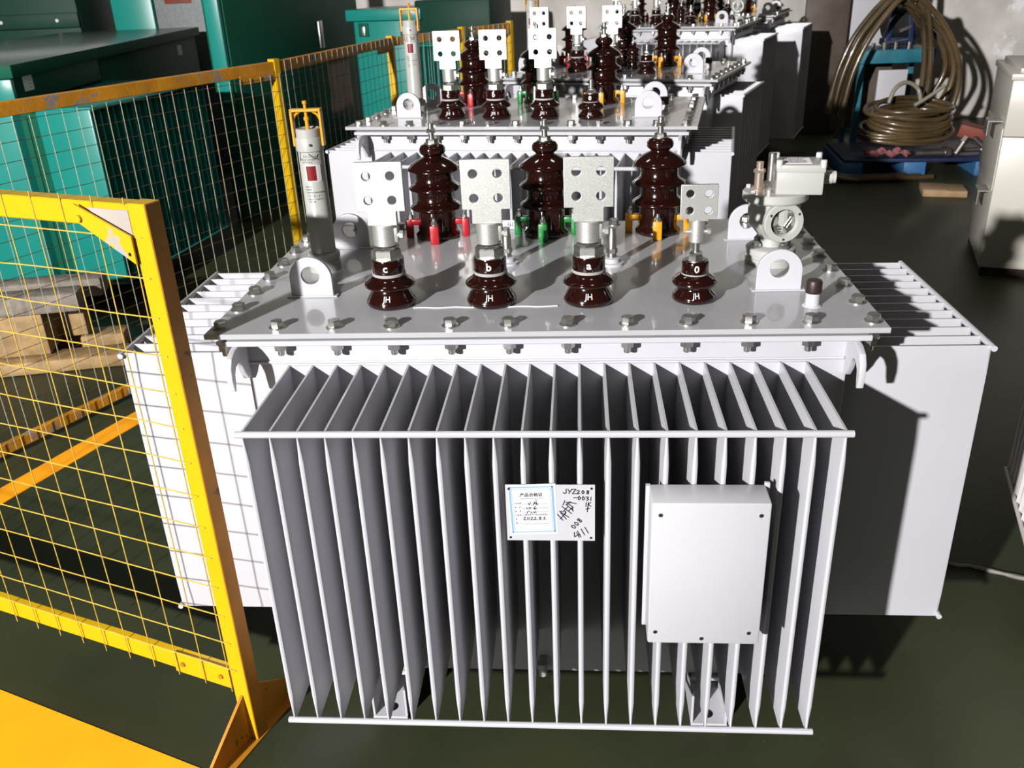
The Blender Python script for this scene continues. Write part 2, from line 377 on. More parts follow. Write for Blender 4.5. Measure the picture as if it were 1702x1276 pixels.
def lv_bushing(parent, x, y, z, letter, s=1., detail=True, flag=True):
    n = letter == '0'
    p = '' if not n else 'n'
    b = link('neutral_bushing' if n else 'low_voltage_bushing', LV_ME[p+'body'], parent, (x, y, z)); b.scale = (s, s, s)
    for nm, k in (('gasket_ring', 'ring'), ('porcelain_cap', 'cap'), ('hex_nut', 'nut'), ('terminal_clamp', 'clamp'), ('flag_terminal', 'flag')):
        if not flag and k in ('clamp', 'flag'): continue
        c = link(nm, LV_ME[p+k], b)
        if k == 'flag': c.location.y = -.012
    if detail:
        link('phase_letter', LV_ME[letter], b); link('maker_mark', LV_ME[p+'mark'], b)
    b['label'] = 'brown porcelain low voltage bushing lettered %s' % letter
    return b
def hv_bushing(parent, x, y, z, color, s=1., name='high_voltage_bushing', rot=0.):
    b = link(name, HV_ME['body'], parent, (x, y, z), (0, 0, rot)); b.scale = (s, s, s)
    link('terminal_stud', HV_ME['stud'], b)
    if color:
        for a in (-PI/2, PI, 0, PI/2):
            link('bushing_clamp', HV_ME[color], b, rot=(0, 0, a)); link('clamp_bolt', HV_ME['cbolt'], b, rot=(0, 0, a))
        b['label'] = 'ribbed brown bushing held by %s clamps' % {'red': 'red', 'green': 'green', 'yellowp': 'yellow'}[color]
    return b
def small_hv(parent, x, y, z):
    b = link('small_bushing', HV_ME['body'], parent, (x, y, z)); b.scale = (.55, .55, .5); link('terminal_stud', HV_ME['stud'], b)

def build_gauge_meshes():
    G = {}
    G['base'] = me_of(lambda b: lathe(b, [(0, 0), (.040, 0), (.040, .022), (.0375, .024), (.0375, .030), (.040, .032), (.040, .045), (.036, .048), (0, .048)], 32), 'oil_gauge', M['grey'])
    G['tube'] = me_of(lambda b: lathe(b, [(0, .046), (.031, .046), (.031, .150), (.0305, .151), (.0305, .332), (0, .332)], 36), 'gauge_tube', M['frost'])
    G['collar'] = me_of(lambda b: (lathe(b, [(.0305, .30), (.033, .302), (.033, .330), (.031, .334), (0, .334)], 36),
                                   lathe(b, [(.0295, .334), (.0295, .352), (.027, .354), (.02, .350), (0, .350)], 32)), 'gauge_collar', M['grey'])
    def br(b):
        for s in (-1, 1):
            box(b, s*.035-.003, s*.035+.003, -.010, .010, .312, .397, .001, seg=1)
            tube(b, smooth_path([(s*.033, 0, .372), (s*.027, 0, .384), (s*.014, 0, .393)], 4), .003, 6)
        box(b, -.038, .038, -.010, .010, .392, .399, .001, seg=1)
        lathe(b, [(0, .372), (.007, .372), (.007, .378), (.004, .382), (.004, .408), (.006, .410), (.006, .416), (0, .418)], 12)
        lathe(b, [(.005, .350), (.005, .374)], 10)
    G['bracket'] = me_of(br, 'cap_bracket', M['yellowp'])
    def arc(b, a0, a1, z0, z1, r, r0, n=10):
        v = []
        for i in range(n+1):
            a = a0+(a1-a0)*i/n
            v.append([b.verts.new((q*math.cos(a), q*math.sin(a), z)) for q, z in ((r, z0), (r, z1), (r0, z1), (r0, z0))])
        for p, q in zip(v, v[1:]):
            for k in range(4): b.faces.new((p[k], q[k], q[(k+1) % 4], p[(k+1) % 4]))
        b.faces.new(v[0]); b.faces.new(v[-1][::-1])
    G['frame'] = me_of(lambda b: arc(b, R(-112), R(-38), .230, .271, .0312, .029), 'window_surround', M['ink'])
    G['red'] = me_of(lambda b: arc(b, R(-104), R(-62), .233, .268, .0318, .029), 'red_indicator', M['reddk'])
    bm = new()
    G['dot'] = me_of(lambda b: cyl(b, (.010, -.030, .318), (.0105, -.0338, .318), .003, 12), 'vent_hole', M['black'])
    # printing: rows of small strokes, and the two pen marks
    def rows(b):
        rnd = random.Random(3)
        for z, x0, x1, h in ((.290, -.012, .018, .005), (.283, -.018, .026, .003), (.277, -.016, .010, .003), (.218, -.016, -.002, .003), (.211, -.016, .000, .004), (.204, -.014, .028, .003), (.195, -.014, .022, .006), (.187, -.012, .026, .003), (.181, -.010, .006, .003)):
            x = x0
            while x < x1:
                w = .0022 if h < .005 else .0036
                for (a, c) in (((x, z), (x+w, z)), ((x+w/2, z-h/2), (x+w/2, z+h/2)), ((x, z+h/2), (x+w*.8, z+h/2))):
                    if rnd.random() < .8: strokes(b, [[a, c]], .0007)
                x += w*1.5
    bm = new(); rows(bm); me = finish(bm, 'printed_text', M['greyink'], smooth=False)
    def bend(me):
        for v in me.vertices:
            x, y, z = v.co; a = -PI/2+x/.0306; r = .0308+(-y)
            v.co = (r*math.cos(a), r*math.sin(a), z)
    bend(me); G['text'] = me
    bm = new()
    for c in ([(-.018, .310), (-.020, .30), (-.022, .288), (-.0225, .280), (-.0205, .286)], [(.004, .297), (.010, .291), (.017, .2855), (.021, .287), (.024, .294)]):
        strokes(bm, [[tuple(p)[:2] for p in smooth_path([(q[0], q[1], 0) for q in c], 5)]], .0016)
    strokes(bm, [[tuple(p)[:2] for p in smooth_path([(q[0], q[1], 0) for q in [(-.018, .310), (-.013, .318), (-.010, .322)]], 5)]], .0014)
    me = finish(bm, 'pen_marks', M['black'], smooth=False); bend(me); G['pen'] = me
    return G
GA = build_gauge_meshes()
def gauge(parent, x, y, z, s=1., detail=True):
    b = link('oil_gauge', GA['base'], parent, (x, y, z)); b.scale = (s, s, s)
    for n, k in (('gauge_tube', 'tube'), ('gauge_collar', 'collar'), ('cap_bracket', 'bracket'), ('window_surround', 'frame'), ('red_indicator', 'red')): link(n, GA[k], b)
    if detail:
        link('vent_hole', GA['dot'], b); link('printed_text', GA['text'], b); link('pen_marks', GA['pen'], b)
    return b
def relay(parent, x, y, z, detail=True):
    bm = new()
    lathe(bm, [(0, 0), (.060, 0), (.060, .016), (.056, .018), (.056, .024), (.060, .026), (.060, .040), (.055, .043), (.028, .044), (.026, .050), (.026, .062), (.034, .070), (.052, .092), (.060, .102), (.061, .110), (.061, .155), (0, .155)], 40)
    b = obj('gas_relay', bm, M['cream'], parent, (x, y, z), ang=40)
    obj('top_flange', (lambda t: (lathe(t, [(0, .153), (.066, .153), (.074, .156), (.077, .160), (.077, .174), (.074, .178), (0, .178)], 44), t)[1])(new()), M['cream'], b)
    for i in range(4):
        a = R(-62+i*90)
        bm = new(); hexprism(bm, .0125, .042, .054, c=(.046*math.cos(a), .046*math.sin(a))); lathe(bm, [(.008, .05), (.008, .058), (0, .058)], 10, c=(.046*math.cos(a), .046*math.sin(a), 0)); obj('flange_bolt', bm, M['zinc'], b)
    for i in range(6):
        a = R(-150+i*60)
        if i in (1, 2): continue
        bm = new(); hexprism(bm, .006, .178, .186, c=(.067*math.cos(a), .067*math.sin(a))); obj('cover_screw', bm, M['white'], b)
    # sight glass, looking to -y and a little to the right
    q = Matrix.Rotation(R(10), 4, 'Z') @ Matrix.Rotation(PI/2, 4, 'X')
    def at(fn):
        t = new(); fn(t); t.transform(Matrix.Translation((0, 0, .115)) @ q); return t
    obj('sight_ring', at(lambda t: lathe(t, [(.030, .050), (.046, .050), (.048, .053), (.048, .068), (.046, .071), (.033, .071), (.031, .066), (.030, .060)], 44)), M['cream'], b)
    obj('sight_glass', at(lambda t: lathe(t, [(0, .055), (.031, .055), (.031, .060), (0, .060)], 36)), M['glass'], b)
    def scale(t):
        box(t, -.0006, .0006, -.024, .024, .0601, .0612)
        for k in range(7): box(t, -.012 if k % 2 else -.009, .0, -.020+k*.0062, -.0188+k*.0062, .0601, .0612)
    obj('level_scale', at(scale), M['ink'], b)
    def scr(t):
        for a in (150, 30, 270):
            lathe(t, [(.0032, .070), (.0032, .0722), (0, .0722)], 10, c=(.0395*math.cos(R(a)), .0395*math.sin(R(a)), 0))
    obj('ring_screws', at(scr), M['zinc'], b)
    obj('float_arm', at(lambda t: (cyl(t, (.004, -.010, .0605), (.018, .012, .0605), .0022, 8), cyl(t, (.010, -.014, .0605), (.022, .004, .0605), .0018, 8))), M['steel'], b)
    # valves on top
    bm = new(); lathe(bm, [(.016, .178), (.016, .188), (.011, .190), (.011, .226), (0, .226)], 16, c=(-.045, -.02, 0)); hexprism(bm, .0145, .226, .234, c=(-.045, -.02)); lathe(bm, [(.0085, .232), (.0085, .250), (0, .250)], 14, c=(-.045, -.02, 0)); obj('air_valve', bm, M['brass'], b)
    bm = new(); lathe(bm, [(.017, .178), (.017, .186), (.013, .190), (.015, .196), (.017, .200), (.010, .206), (.0095, .268), (.008, .270), (0, .270)], 18, c=(-.017, -.018, 0)); obj('test_valve', bm, M['zinc'], b)
    jm = Matrix.Translation((.045, .0, 0)) @ Matrix.Rotation(R(-7), 4, 'Z')
    bm = new(); box(bm, -.048, .058, -.05, .05, .176, .232, .003, mtx=jm); j = obj('junction_box', bm, M['cream'], b)
    bm = new(); box(bm, -.050, .060, -.052, .052, .228, .246, .003, mtx=jm); obj('box_cover', bm, M['cream'], b)
    for sx in (-.044, .054):
        for sy in (-.046, .046):
            bm = new(); lathe(bm, [(.0075, .240), (.0075, .255), (.006, .257), (0, .257)], 14, mtx=jm @ Matrix.Translation((sx, sy, 0))); obj('cover_screw', bm, M['ink'], b)
    bm = new(); cyl(bm, jm @ Vector((.056, 0, .208)), jm @ Vector((.082, 0, .208)), .016, 16); cyl(bm, jm @ Vector((.082, 0, .208)), jm @ Vector((.090, 0, .208)), .0145, 16); obj('cable_gland', bm, M['cream'], b)
    bm = new(); box(bm, -.036, .030, -.034, .034, .2462, .2468, mtx=jm); obj('cover_label', bm, M['sticker'], b)
    bm = new(); rnd = random.Random(4)
    for k in range(9):
        yy = .028-k*.007; x = -.033
        while x < .012:
            w = rnd.uniform(.003, .012); box(bm, x, x+w, yy-.0014, yy+.0014, .2468, .2472, mtx=jm); x += w+.002
    obj('label_print', bm, M['greyink'], b)
    return b

def radiator(parent, name, rot, loc, n, pitch, L, zb, zt, m=None, extra=.012, rows=None):
    """bank of fins in its own frame: fins stand along local x, project to local -y; top and bottom rods tie their outer edges"""
    m = m or M['white']
    w = (n-1)*pitch/2
    bm = new(); box(bm, -w-.004, w+.004, -.003, .001, zb, zt)
    r = obj(name, bm, m, parent, loc, (0, 0, rot))
    for z in (zb+.004, zt-.004):
        bm = new(); cyl(bm, (-w-extra, -L-.001, z), (w+extra, -L-.001, z), .0068, 10); obj('tie_rod', bm, m, r)
    fm = finish(fin_me(L, zb, zt), 'cooling_fin', m, ang=40)
    for i in range(n): link('cooling_fin', fm, r, (-w+i*pitch, 0, 0))
    return r

def transformer(name, label, loc, rz, W=1.425, D=.876, H=1.06, nf=12, ns=8, sp=.125, inset=.04, zt=.961, zb=.228, front=(22, .0536, .006), Lf=.3175,
                side=(12, .0545, .142), xo=.982, tb=.092, LV=(), N=None, HV=(), lugs=None, hooks=True, cap=None, gaugep=None, relayp=None, pockets=(), small=(), m=None, group='transformers', seam=False, back=False, detail=True, left=True):
    m = m or M['white']
    t = thing(name, label, 'transformer', loc, rz, group)
    tw = W/2-.0575; ty0 = .062; ty1 = D-.062
    bm = new(); box(bm, -tw, tw, ty0, ty1, tb, H-.032, .006)
    tank = obj('tank', bm, m, t)
    bm = new()
    tube(bm, [(-tw+.01+i*(2*tw-.02)/60, ty0-.001, zt+.008+random.uniform(-.001, .001)) for i in range(61)], .0035, 6)
    obj('weld_bead', bm, m, tank)
    bm = new(); fw = W/2-.030
    box(bm, -fw, fw, .011, D-.011, H-.033, H-.021, .0015, seg=1)
    fl = obj('flange', bm, m, t)
    bm = new(); box(bm, -fw+.008, fw-.008, .014, D-.014, H-.0205, H-.0118); obj('gasket', bm, M['greyink'], fl)
    bm = new(); box(bm, -W/2, W/2, 0, D, H-.012, H, .0015, seg=1); lid = obj('lid', bm, M['lid'], t)
    x0 = -(nf-1)*sp/2
    pts = [(x0+i*sp, inset) for i in range(nf)]+[(x0+i*sp, D-inset) for i in range(nf)]
    ps = (D-2*inset)/(ns-1)
    pts += [(s*(W/2-inset if nf*sp < W-.2 else -x0), inset+k*ps) for s in (-1, 1) for k in range(1, ns-1)]
    for i, (x, y) in enumerate(pts):
        link('lid_bolt', BOLT, lid, (x, y, H), (0, 0, random.uniform(0, 1)))
        if y == inset or abs(x) > W/2-.1: link('flange_nut', NUT, fl, (x, y, H-.032), (0, 0, random.uniform(0, 1)))
    if seam:
        bm = new(); tube(bm, [(-.285+i*.012, .150+.002*math.sin(i), H+.0005) for i in range(28)], .0022, 6); obj('weld_seam', bm, M['ink'], lid)
    n, p, xoff = front
    radiator(t, 'front_radiator', 0, (xoff, ty0, 0), n, p, Lf, zb, zt, m)
    n, p, y0 = side
    yc = y0+(n-1)*p/2
    radiator(t, 'side_radiator', PI/2, (tw, yc, 0), n, p, xo-tw, zb-.004, zt, m)
    if left: radiator(t, 'side_radiator', -PI/2, (-tw, yc, 0), n, p, xo-tw, zb-.004, zt, m)
    for s in (-1, 1):
        bm = new(); x = s*.405; w = .045
        box(bm, x-w, x+w, .05, D-.05, tb-.012, tb, .001, seg=1)
        box(bm, x-w, x+w, -.022, D+.022, 0, .007, .001, seg=1)
        for q in (-1, 1): box(bm, x+q*w-.006*(q > 0), x+q*w+.006*(q < 0), -.018, D+.018, .006, tb, .001, seg=1)
        obj('mounting_channel', bm, m, t)
        bm = new(); lathe(bm, [(0, .007), (.014, .007), (.014, .008), (0, .008)], 16, c=(x, .012, 0)); obj('fixing_hole', bm, M['black'], t)
    for x, y, c in LV: lv_bushing(t, x, y, H, c, detail=detail)
    if N: lv_bushing(t, N[0], N[1], H, '0', detail=detail, flag=seam)
    for x, y, c in HV: hv_bushing(t, x, y, H, c, rot=R(random.uniform(-6, 6)))
    for x, y in small: small_hv(t, x, y, H)
    for x, y in (lugs or ()):
        g = link('lifting_lug', LUG, t, (x, y, H)); link('weld_pad', LUGPAD, g)
    if hooks:
        for s in (-1, 1): link('lifting_hook', HOOK, t, (s*(tw-.002), .0, H-.032))
    if cap:
        c = link('filler_pipe', CAPN, t, (cap[0], cap[1], H)); link('filler_cap', CAPC, c)
    if gaugep: gauge(t, gaugep[0], gaugep[1], H, detail=detail)
    if relayp: relay(t, relayp[0], relayp[1], H)
    for x, y in pockets:
        c = link('thermometer_pocket', POCK, t, (x, y, H)); link('pocket_plug', POCKT, c)
    return t

# ------------------------------------------------------------------ the row of transformers
T1 = transformer('power_transformer', 'nearest white oil transformer with rating plate and blank square box on its fins', (0, 0, 0), 0,
    LV=[(-.339, .182, 'c'), (-.110, .182, 'b'), (.108, .182, 'a')], N=(.341, .188),
    HV=[(-.312, .745, 'red'), (-.004, .745, 'green'), (.306, .745, 'yellowp')],
    lugs=[(-.538, .240), (-.538, .640), (.535, .239), (.535, .655)], cap=(.587, .136), gaugep=(-.563, .452), relayp=(.558, .455),
    pockets=[(.169, .455), (-.096, .475)], seam=True)
# rating plate with certificate and handwriting
bm = new(); box(bm, -.0565, .1145, -.2612, -.2592, .724, .8505); rp = obj('rating_plate', bm, M['white'], T1)
for x, z in ((-.050, .842), (.108, .843), (-.050, .731), (.107, .731)):
    bm = new(); cyl(bm, (x, -.2612, z), (x, -.2622, z), .0024, 10); obj('rivet', bm, M['black'], rp)
cm = Matrix.Translation((0, 0, .795)) @ Matrix.Rotation(R(-2.2), 4, 'Y') @ Matrix.Translation((0, 0, -.795))
def cbox(x0, x1, z0, z1, y0, y1, m, name):
    bm = new(); box(bm, x0, x1, y0, y1, z0, z1, mtx=cm); return obj(name, bm, m, rp)
cbox(-.051, .042, .7385, .8525, -.2616, -.2613, M['paper'], 'certificate')
bm = new()
for q in ((-.048, -.045, .744, .847), (.0335, .037, .744, .847), (-.048, .037, .744, .7455), (-.048, .037, .845, .847)): box(bm, q[0], q[1], -.2619, -.2616, q[2], q[3], mtx=cm)
obj('certificate_border', bm, M['blue'], rp)
bm = new()
for q in ((-.0435, -.0425, .748, .842), (.0305, .0315, .748, .842), (-.0435, .0315, .841, .842)): box(bm, q[0], q[1], -.2619, -.2616, q[2], q[3], mtx=cm)
obj('certificate_inner_border', bm, M['pink'], rp)
def cert_text(body, size, x, z, m, name, align='CENTER', bold=0):
    me = text_me(body, size, m, depth=.0001, bold=bold, align=align, name=name)
    me.transform(cm @ Matrix.Translation((x, -.2619, z)) @ Matrix.Rotation(PI/2, 4, 'X'))
    return link(name, me, rp)
cert_text('产品合格证', .0088, -.006, .8285, M['black'], 'certificate_title', bold=.0001)
def glyph_row(z, xs, h):          # print too small to read in the photo: blurred little marks
    b = new(); rnd = random.Random(int(z*1e4))
    for x in xs:
        w = h*.8
        for a, c in (((x, z+h/2), (x+w, z+h/2)), ((x+w/2, z-h/2), (x+w/2, z+h/2)), ((x, z-h/2), (x+w, z-h/2)), ((x, z), (x+w, z)), ((x, z-h/2), (x, z+h/3))):
            if rnd.random() < .7: strokes(b, [[a, c]], .0005, y=-.2619, th=.0002)
    b.transform(cm); return b
for zz, xs in ((.811, (-.0385, -.0352, -.0319, -.0286)), (.802, (-.0385, -.0300)), (.793, (-.0385, -.0300)), (.784, (-.0385, -.0345, -.0300)), (.775, (-.0385, -.0300)), (.766, (-.0385, -.0300))):
    obj('certificate_line', glyph_row(zz, xs, .0028), M['greyink'], rp, smooth=False)
obj('certificate_line', glyph_row(.784, [-.024+k*.0042 for k in range(12)], .0028), M['greyink'], rp, smooth=False)
bm = new()
for zz in (.808, .799, .790, .772, .763): box(bm, -.025, .026, -.2619, -.2617, zz, zz+.0004, mtx=cm)
box(bm, -.028, .018, -.2619, -.2617, .8205, .821, mtx=cm)
obj('certificate_rules', bm, M['greyink'], rp)
def pen(lines, w, name, mtx=None, m=None):
    b = new(); strokes(b, lines, w, y=-.2613 if mtx is None else -.2619)
    if mtx: b.transform(mtx)
    return obj(name, b, m or M['black'], rp, smooth=False)
pen([[(-.013, .811), (-.011, .807), (-.008, .813)], [(-.003, .809), (.003, .812)], [(0, .814), (-.003, .806)], [(.003, .813), (.002, .807), (.006, .806)], [(.002, .818), (.004, .816)], [(-.001, .810), (.006, .809)],
     [(-.016, .801), (-.016, .797)], [(-.012, .802), (-.012, .797)], [(-.009, .802), (-.009, .797)], [(.001, .803), (-.003, .799), (-.001, .796), (.002, .798), (-.002, .799)],
     [(-.015, .792), (-.017, .787)], [(-.015, .792), (-.011, .792)], [(-.008, .791), (-.009, .788), (-.006, .788)], [(-.003, .791), (-.003, .788), (0, .791), (.001, .788)],
     [(-.024, .778), (-.020, .779), (-.024, .774), (-.019, .773)], [(-.016, .778), (-.017, .774), (-.013, .774), (-.013, .778), (-.016, .778)], [(-.010, .778), (-.006, .778), (-.010, .773), (-.005, .773)], [(-.003, .778), (0, .778), (-.003, .773), (.001, .773)],
     [(.006, .778), (.010, .778), (.006, .773), (.010, .773), (.006, .778)], [(.014, .777), (.018, .774)], [(.018, .779), (.015, .772)]], .0009, 'certificate_handwriting', cm)
def hw(o, s, L): return [[(o[0]+x*s, o[1]+z*s) for x, z in l] for l in L]
G = {'J': [[(.6, 1), (.6, .1), (.3, 0), (0, .25)]], 'Y': [[(0, 1), (.35, .5)], [(.8, 1), (.2, 0)]], 'Z': [[(0, 1), (.7, 1), (0, 0), (.8, 0)]],
     '2': [[(0, .8), (.3, 1), (.6, .75), (0, 0), (.7, .05)]], '0': [[(.3, 1), (.05, .6), (.2, .05), (.5, .1), (.65, .6), (.3, 1)]], '8': [[(.6, .9), (.2, .95), (.2, .6), (.6, .4), (.5, 0), (.1, .1), (.3, .5), (.65, .8), (.6, .9)]],
     '3': [[(0, 1), (.6, .9), (.3, .55), (.65, .3), (.4, 0), (0, .1)]], '1': [[(.2, 1), (.15, 0)]], '-': [[(0, .5), (.8, .5)]],
     'K': [[(.1, 1), (0, 0)], [(.6, 1), (.05, .5), (.65, .05)]], '4': [[(.3, 1), (0, .4), (.8, .4)], [(.55, .8), (.5, 0)]]}
ls = []
for i, ch in enumerate('JYZ208'): ls += hw((.054+i*.0088, .832-i*.0002), .0095 if i < 3 else .0075, G[ch])
for i, ch in enumerate('-0031'): ls += hw((.074+i*.0078, .8185-i*.0006), .0078, G[ch])
for i, ch in enumerate('1K'): ls += hw((.096+i*.005, .803), .009, G[ch])
ls += [[(.097, .797), (.104, .799)], [(.101, .803), (.100, .791)]]
def turned(lines, o, ang):
    c, s = math.cos(ang), math.sin(ang)
    return [[(o[0]+x*c-z*s, o[1]+x*s+z*c) for x, z in l] for l in lines]
for i, ch in enumerate('008'): ls += turned(hw((i*.0092, 0), .0095, G[ch]), (.075, .751), R(52))
for i, ch in enumerate('4111'): ls += turned(hw((i*.0085, 0), .015, G[ch]), (.078, .728), R(30))
ls += turned([[(0, .006), (.006, .022)], [(.006, .002), (.012, .018)], [(.0, .012), (.018, .010)], [(.012, 0), (.014, .022), (.020, .012), (.012, .010)], [(.022, 0), (.026, .024)], [(.020, .016), (.032, .014)], [(.030, .002), (.034, .020)],
              [(.024, .008), (.034, .006), (.028, 0)], [(.036, .004), (.038, .022)], [(.034, .018), (.044, .016)], [(.040, .020), (.046, .004)], [(.030, .024), (.040, .026)]], (.058, .768), R(58))
pen(ls, .0017, 'handwriting')
# blank control box bolted on the fins
bm = new(); box(bm, .2165, .4320, -.325, -.258, .527, .852, .004, seg=2); cb = obj('control_box', bm, M['white'], T1)
bm = new(); box(bm, .210, .2185, -.262, -.254, .520, .850); obj('mounting_strip', bm, M['white'], cb)
bm = new(); box(bm, .430, .4400, -.262, -.254, .500, .856, .001); obj('mounting_strip', bm, M['white'], cb)
for x, z in ((.233, .826), (.414, .826), (.231, .556), (.411, .556), (.321, .541)):
    bm = new(); cyl(bm, (x, -.3245, z), (x, -.3262, z), .0042, 14); s_ = obj('cover_screw', bm, M['zinc'], cb)
    bm = new(); cyl(bm, (x, -.3262, z), (x, -.3266, z), .0024, 10); obj('screw_recess', bm, M['black'], cb)
bm = new(); cyl(bm, (-.012, .062, .135), (-.012, .035, .125), .011, 12); cyl(bm, (-.012, .040, .140), (-.012, .036, .104), .014, 12, r1=.011); obj('drain_valve', bm, M['cream'], T1)
# paper tag behind the middle terminal
bm = new(); box(bm, -.142, -.076, .7995, .8005, 1.062, 1.088, mtx=None); pt = obj('paper_tag', bm, M['paper'], T1)
bm = new(); strokes(bm, hw((-.118, 1.068), .014, G['4'])+hw((-.106, 1.068), .013, G['1'])+hw((-.100, 1.068), .013, G['1'])+hw((-.094, 1.068), .013, G['1']), .0014, y=.7995); obj('tag_writing', bm, M['black'], pt, smooth=False)

T2 = transformer('power_transformer', 'second white oil transformer from the front, standing directly behind the nearest one', (-.150, 1.6295, 0), R(-9.24), W=1.325, D=.78, H=1.22, nf=13, sp=.1035, ns=8,
    zt=1.115, zb=.30, front=(20, .0536, 0), Lf=.26, side=(11, .054, .09), xo=.785, LV=[(-.29, .19, 'c'), (-.11, .19, 'b'), (.08, .19, 'a')], N=(.258, .19),
    HV=[(-.305, .60, 'red'), (-.03, .60, 'green'), (.25, .60, 'yellowp')], lugs=[(-.478, .225), (-.478, .53), (.47, .215), (.47, .50)], cap=(.52, .335), gaugep=(-.50, .38), pockets=[(.0, .4)])
T3 = transformer('power_transformer', 'third white oil transformer in the row, without a relay on its lid', (.2036, 2.9449, 0), R(-20), W=1.15, D=.86, H=1.235, nf=11, sp=.108, ns=8,
    zt=1.14, zb=.30, front=(18, .0536, 0), Lf=.22, side=(11, .054, .22), xo=.66, LV=[(-.444, .30, 'c'), (-.236, .30, 'b'), (-.041, .30, 'a')], N=(.164, .22),
    HV=[(-.371, .62, 'red'), (-.083, .62, 'green'), (.161, .62, 'yellowp')], lugs=[(-.505, .25), (-.505, .60), (.398, .25), (.357, .60)], cap=(.43, .45), gaugep=(-.525, .38), small=[(.02, .46)], detail=False)
T4 = transformer('power_transformer', 'fourth white oil transformer in the row, its relay window facing front', (.7605, 5.784, 0), R(-20), W=1.14, D=1.0, H=1.295, nf=11, sp=.107, ns=9,
    zt=1.19, zb=.30, front=(18, .0536, 0), Lf=.22, side=(12, .06, .12), xo=.74, LV=[(-.49, .3, 'c'), (-.33, .3, 'b'), (-.154, .3, 'a')], N=(.127, .3),
    HV=[(-.42, .7, 'red'), (-.12, .7, 'green'), (.187, .7, 'yellowp')], lugs=[(-.50, .25), (-.50, .7), (.376, .3), (.40, .75)], cap=(.46, .28), relayp=(.44, .60), small=[(.0, .5)], detail=False)
T5 = transformer('power_transformer', 'farthest white oil transformer, cut by the top of the picture', (1.29, 7.10, 0), R(-20), W=1.15, D=1.0, H=1.29, nf=11, sp=.108, ns=9,
    zt=1.18, zb=.22, front=(18, .0536, 0), Lf=.22, side=(12, .06, .12), xo=.80, LV=[(-.35, .3, 'c'), (-.2, .3, 'b'), (-.05, .3, 'a')], N=(.09, .3),
    HV=[(-.36, .7, 'red'), (-.09, .7, 'green'), (.185, .7, 'yellowp')], lugs=[(.45, .3), (.46, .7)], cap=(.515, .45), detail=False)
# a further transformer at the right edge, only one corner of its fins shows
th = R(-16); cx_, gy = -.80, .62
ox = 1.476-(cx_*math.cos(th)-gy*math.sin(th)); oy = .906-(cx_*math.sin(th)+gy*math.cos(th))
T6 = transformer('power_transformer', 'warm white transformer cut by the right edge, only fin ends showing', (ox, oy, 0), th, W=1.2, D=.78, H=1.06, nf=11, sp=.11, ns=7,
    zt=.95, zb=.2, front=(18, .0536, 0), Lf=.2, side=(12, .0515, .05), xo=.80, hooks=False, m=M['pinkwhite'], detail=False)

# ------------------------------------------------------------------ fences
def lerp(a, b, t): return (a[0]+(b[0]-a[0])*t, a[1]+(b[1]-a[1])*t)
def mesh_panel(L, z0, z1, pv, ph, r, wob=.0015, seed=1, up=.03):
    rnd = random.Random(seed); bm = new()
    n = int((L-.02)/pv)
    for i in range(n+1):
        x = .03+i*pv; z = z0-.02; end = z1+up; pts = []
        d = rnd.uniform(-wob, wob)
        for k in range(5): pts.append((x+d*math.sin(k*1.3+i), rnd.uniform(-wob, wob)*.5-.003, z+(end-z)*k/4))
        tube(bm, pts, r, 5)
    m = int((z1-.045-z0-.03)/ph)
    for j in range(m+1):
        z = z1-.045-j*ph; pts = []
        for k in range(int(L/.12)+1):
            pts.append((min(L, k*.12), rnd.uniform(-wob, wob)*.6, z+rnd.uniform(-wob, wob)*(.6 if rnd.random() < .9 else 3)))
        pts.append((L, 0, z)); tube(bm, pts, r, 5, mi=1)
    return bm
# near panel: local x runs from the post to the left, local y towards the camera side (mesh lies on that face)
FA = math.atan2(.33, -.945)
NF = thing('safety_fence', 'bright yellow wire mesh fence panel with square post, in front of the others', 'fence', (-.742, -.078, 0), FA, 'fence panels')
LN = 1.75; TOPZ = 1.366
bm = new(); box(bm, -.023, .023, -.021, .021, .0, TOPZ, .002, seg=1)
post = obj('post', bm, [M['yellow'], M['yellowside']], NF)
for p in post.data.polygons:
    if p.normal.x < -.5: p.material_index = 1  # face turned from the lamp gets the rusty, shade-darkened yellow
bm = new(); box(bm, .023, LN, -.019, .019, TOPZ-.050, TOPZ-.002, .002, seg=1); obj('top_rail', bm, M['yellow'], NF)
bm = new(); box(bm, .023, LN, -.012, .012, .155, .205, .002, seg=1); obj('bottom_rail', bm, M['yellow'], NF)
bm = new(); box(bm, .03, .21, .0125, .0165, .150, .212, .001, seg=1); bp_ = obj('splice_plate', bm, M['yellow'], NF)
for x in (.06, .18):
    bm = new(); cyl(bm, (x, .0160, .181), (x, .0200, .181), .007, 12); obj('bolt', bm, M['yellowside'], bp_)
bm = mesh_panel(LN, .165, TOPZ-.02, .083, .083, .0015, seed=3); obj('wire_mesh', bm, [M['wire'], M['wire']], NF, loc=(0, .0225, 0))
